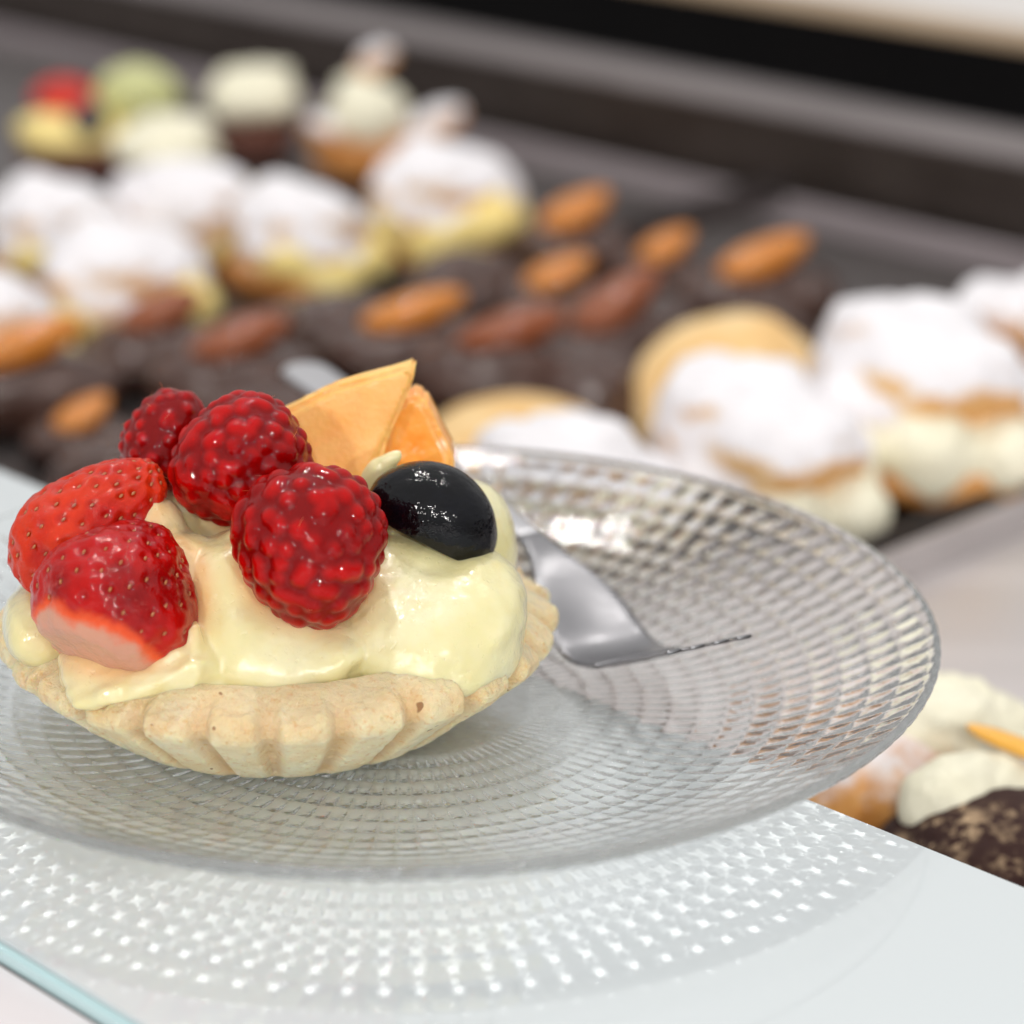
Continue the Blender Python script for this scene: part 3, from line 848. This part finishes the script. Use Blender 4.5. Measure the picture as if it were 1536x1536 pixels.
# back rows: whipped cream pastries and small fruit tart
def whipped(label, u, v, s, seed, paper):
    r = thing('cream_cup', label, 'pastry', W(u, v, ZT + .005), 0, 'cream topped pastries at the back'); r.scale = (s, s, s)
    obj('cup', lump([blob((0, 0, .9), (1.7, 1.7, 1.0), None, seed, .04)], seed=seed, amp=.03), paper, r)
    obj('cream', lump([blob((0, 0, 2.3), (1.9, 1.85, .9), None, seed, .08), blob((.3, .1, 2.9), (1.3, 1.3, .7), None, seed + 1, .1), blob((-.6, .3, 2.8), (.9, .9, .6), None, seed + 2, .1)], seed=seed, amp=.14, f=1.8), M['ivory'], r)
    return r


whipped('round cream topped pastry in a brown cup at the back', -51.2, 39.2, 1.04, 61, M['cup'])
whipped('pale cream pastry standing behind the white puff', -46.0, 30.9, 1.08, 67, M['base'])
r = thing('winged_choux', 'open choux with cream heap and sugared wings at the back', 'pastry', W(-45.6, 40.4, ZT + .005), .2)
obj('base', lump([blob((0, 0, .9), (2.5, 2.0, 1.0), None, 71, .08)], seed=71), M['base'], r)
obj('cream', lump([blob((-.2, -.1, 2.4), (1.55, 1.5, 1.3), None, 72, .08), blob((-.5, 0, 3.3), (.9, .9, .7), None, 73, .1)], seed=72, amp=.12), M['ivory'], r)
obj('wing', lump([blob((2.3, -.5, 2.0), (1.5, 1.0, .7), RY(-.45) @ RZ(.3), 74, .06)], seed=74), M['cap_sugar2'], r)
obj('wing', lump([blob((.3, .9, 4.3), (.9, .8, .6), RY(-.6), 75, .06)], seed=75), M['cap_sugar2'], r)
obj('wing', lump([blob((-1.9, -.5, 1.9), (.9, .9, .6), RY(.6), 76, .06)], seed=76), M['cap_sugar2'], r)

bt = thing('small_tart', 'small fruit tart in a dark cup at the back left of the case', 'tart', W(-54.2, 33.4, ZT + .005))
bt.scale = (1.22, 1.22, 1.0)
obj('cup', lump([blob((0, 0, .8), (2.3, 2.2, .9), None, 81, .03)], seed=81, amp=.03), M['cup'], bt)
obj('cream', lump([blob((-.3, -.5, 1.6), (1.9, 1.8, .75), None, 82, .05), blob((-1.2, -.9, 1.9), (1.0, .9, .6), None, 83, .05)], seed=82), M['yellow'], bt)


def little(name, u, v, z, r_, mat, label, cat, rot=None):
    V, F = blob((0, 0, 0), r_, rot, len(label), .06)
    V = V + [0, 0, -V[:, 2].min()]
    o = obj(name, mesh_np(name, V, F), mat, loc=W(u, v, z)); return tag(o, label, cat)


little('red_fruit_piece', -55.3, 33.1, ZT + 2.0, (1.25, .9, .75), M['red'], 'red fruit piece on the small tart at the back left', 'fruit piece')
little('green_fruit_slice', -53.2, 35.0, ZT + 1.5, (1.7, 1.2, 1.3), M['green'], 'pale green fruit slice on the small tart at the back left', 'fruit piece')
little('blue_berry', -52.5, 32.2, ZT + 1.75, (.72, .72, .7), M['blue'], 'dark round berry on the small tart at the back left', 'berry')

# bottom right: cocoa dusted pastry with cream and peel, and its neighbour
def rp_(u, v): return W(u, v, ZT + .005)
r = thing('cocoa_pastry', 'cocoa dusted pastry topped with cream and chocolate, right of the shelf', 'pastry', rp_(6.6, 8.6))
obj('body', lump([blob((0, 0, 1.3), (2.3, 2.0, 1.4), None, 91, .08), blob((1.3, -.6, 1.2), (1.6, 1.4, 1.2), None, 92, .08)], seed=91), M['cocoa'], r)
obj('cream', lump([blob((-.5, 1.1, 2.0), (1.6, .8, 1.0), RZ(.5), 93, .1)], seed=93, amp=.12), M['ivory'], r)
r = thing('filled_roll', 'crisp golden pastry filled with ivory cream and orange peel, right of the shelf', 'pastry', rp_(2.6, 10.2))
obj('crust', lump([blob((-.6, -.4, 1.2), (1.8, 1.7, 1.25), None, 95, .08), blob((.2, -1.2, 1.0), (1.5, .9, 1.0), None, 96, .08)], seed=95), M['golden'], r)
obj('cream', lump([blob((.9, .8, 1.9), (1.7, 1.3, 1.1), None, 97, .1), blob((1.9, .9, 1.7), (1.2, .9, .9), None, 98, .1), blob((.5, -1.6, 1.5), (.4, .9, .35), RX(-.4) @ RZ(.7), 99, .1)], seed=97, amp=.14, f=1.8), M['ivory'], r)
pl = lump([blob((0, 0, .2), (1.1, .28, .16), RZ(.2), 4, .05)], vox=.06, seed=4, amp=.02)
o = obj('orange_peel', pl, M['peel'], loc=rp_(5.6, 10.2) + Vector((.0, 0, 2.75))); o.rotation_euler = (0, .25, -.6)
tag(o, 'strip of candied orange peel on the cream filled pastry', 'peel')

# light is focused into bright dots by the hobnail glass (real refraction)
for L in bpy.data.lights: L.cycles.is_caustics_light = True
for o in bpy.data.objects:
    if o.type == 'MESH':
        if o.name == 'glass_plate': o.cycles.is_caustics_caster = True
        else: o.cycles.is_caustics_receiver = True

# ---------------------------------------------------------------- render settings
sc.render.engine = 'CYCLES'
cy = sc.cycles
cy.use_denoising = True
try: cy.denoiser = 'OPENIMAGEDENOISE'
except Exception: pass
cy.max_bounces = 40; cy.transparent_max_bounces = 8; cy.transmission_bounces = 32; cy.glossy_bounces = 24; cy.diffuse_bounces = 5
cy.caustics_reflective = True; cy.caustics_refractive = True; cy.blur_glossy = 0
cy.sample_clamp_indirect = 25
sc.view_settings.view_transform = 'Standard'; sc.view_settings.look = 'None'; sc.view_settings.exposure = 0; sc.view_settings.gamma = 1
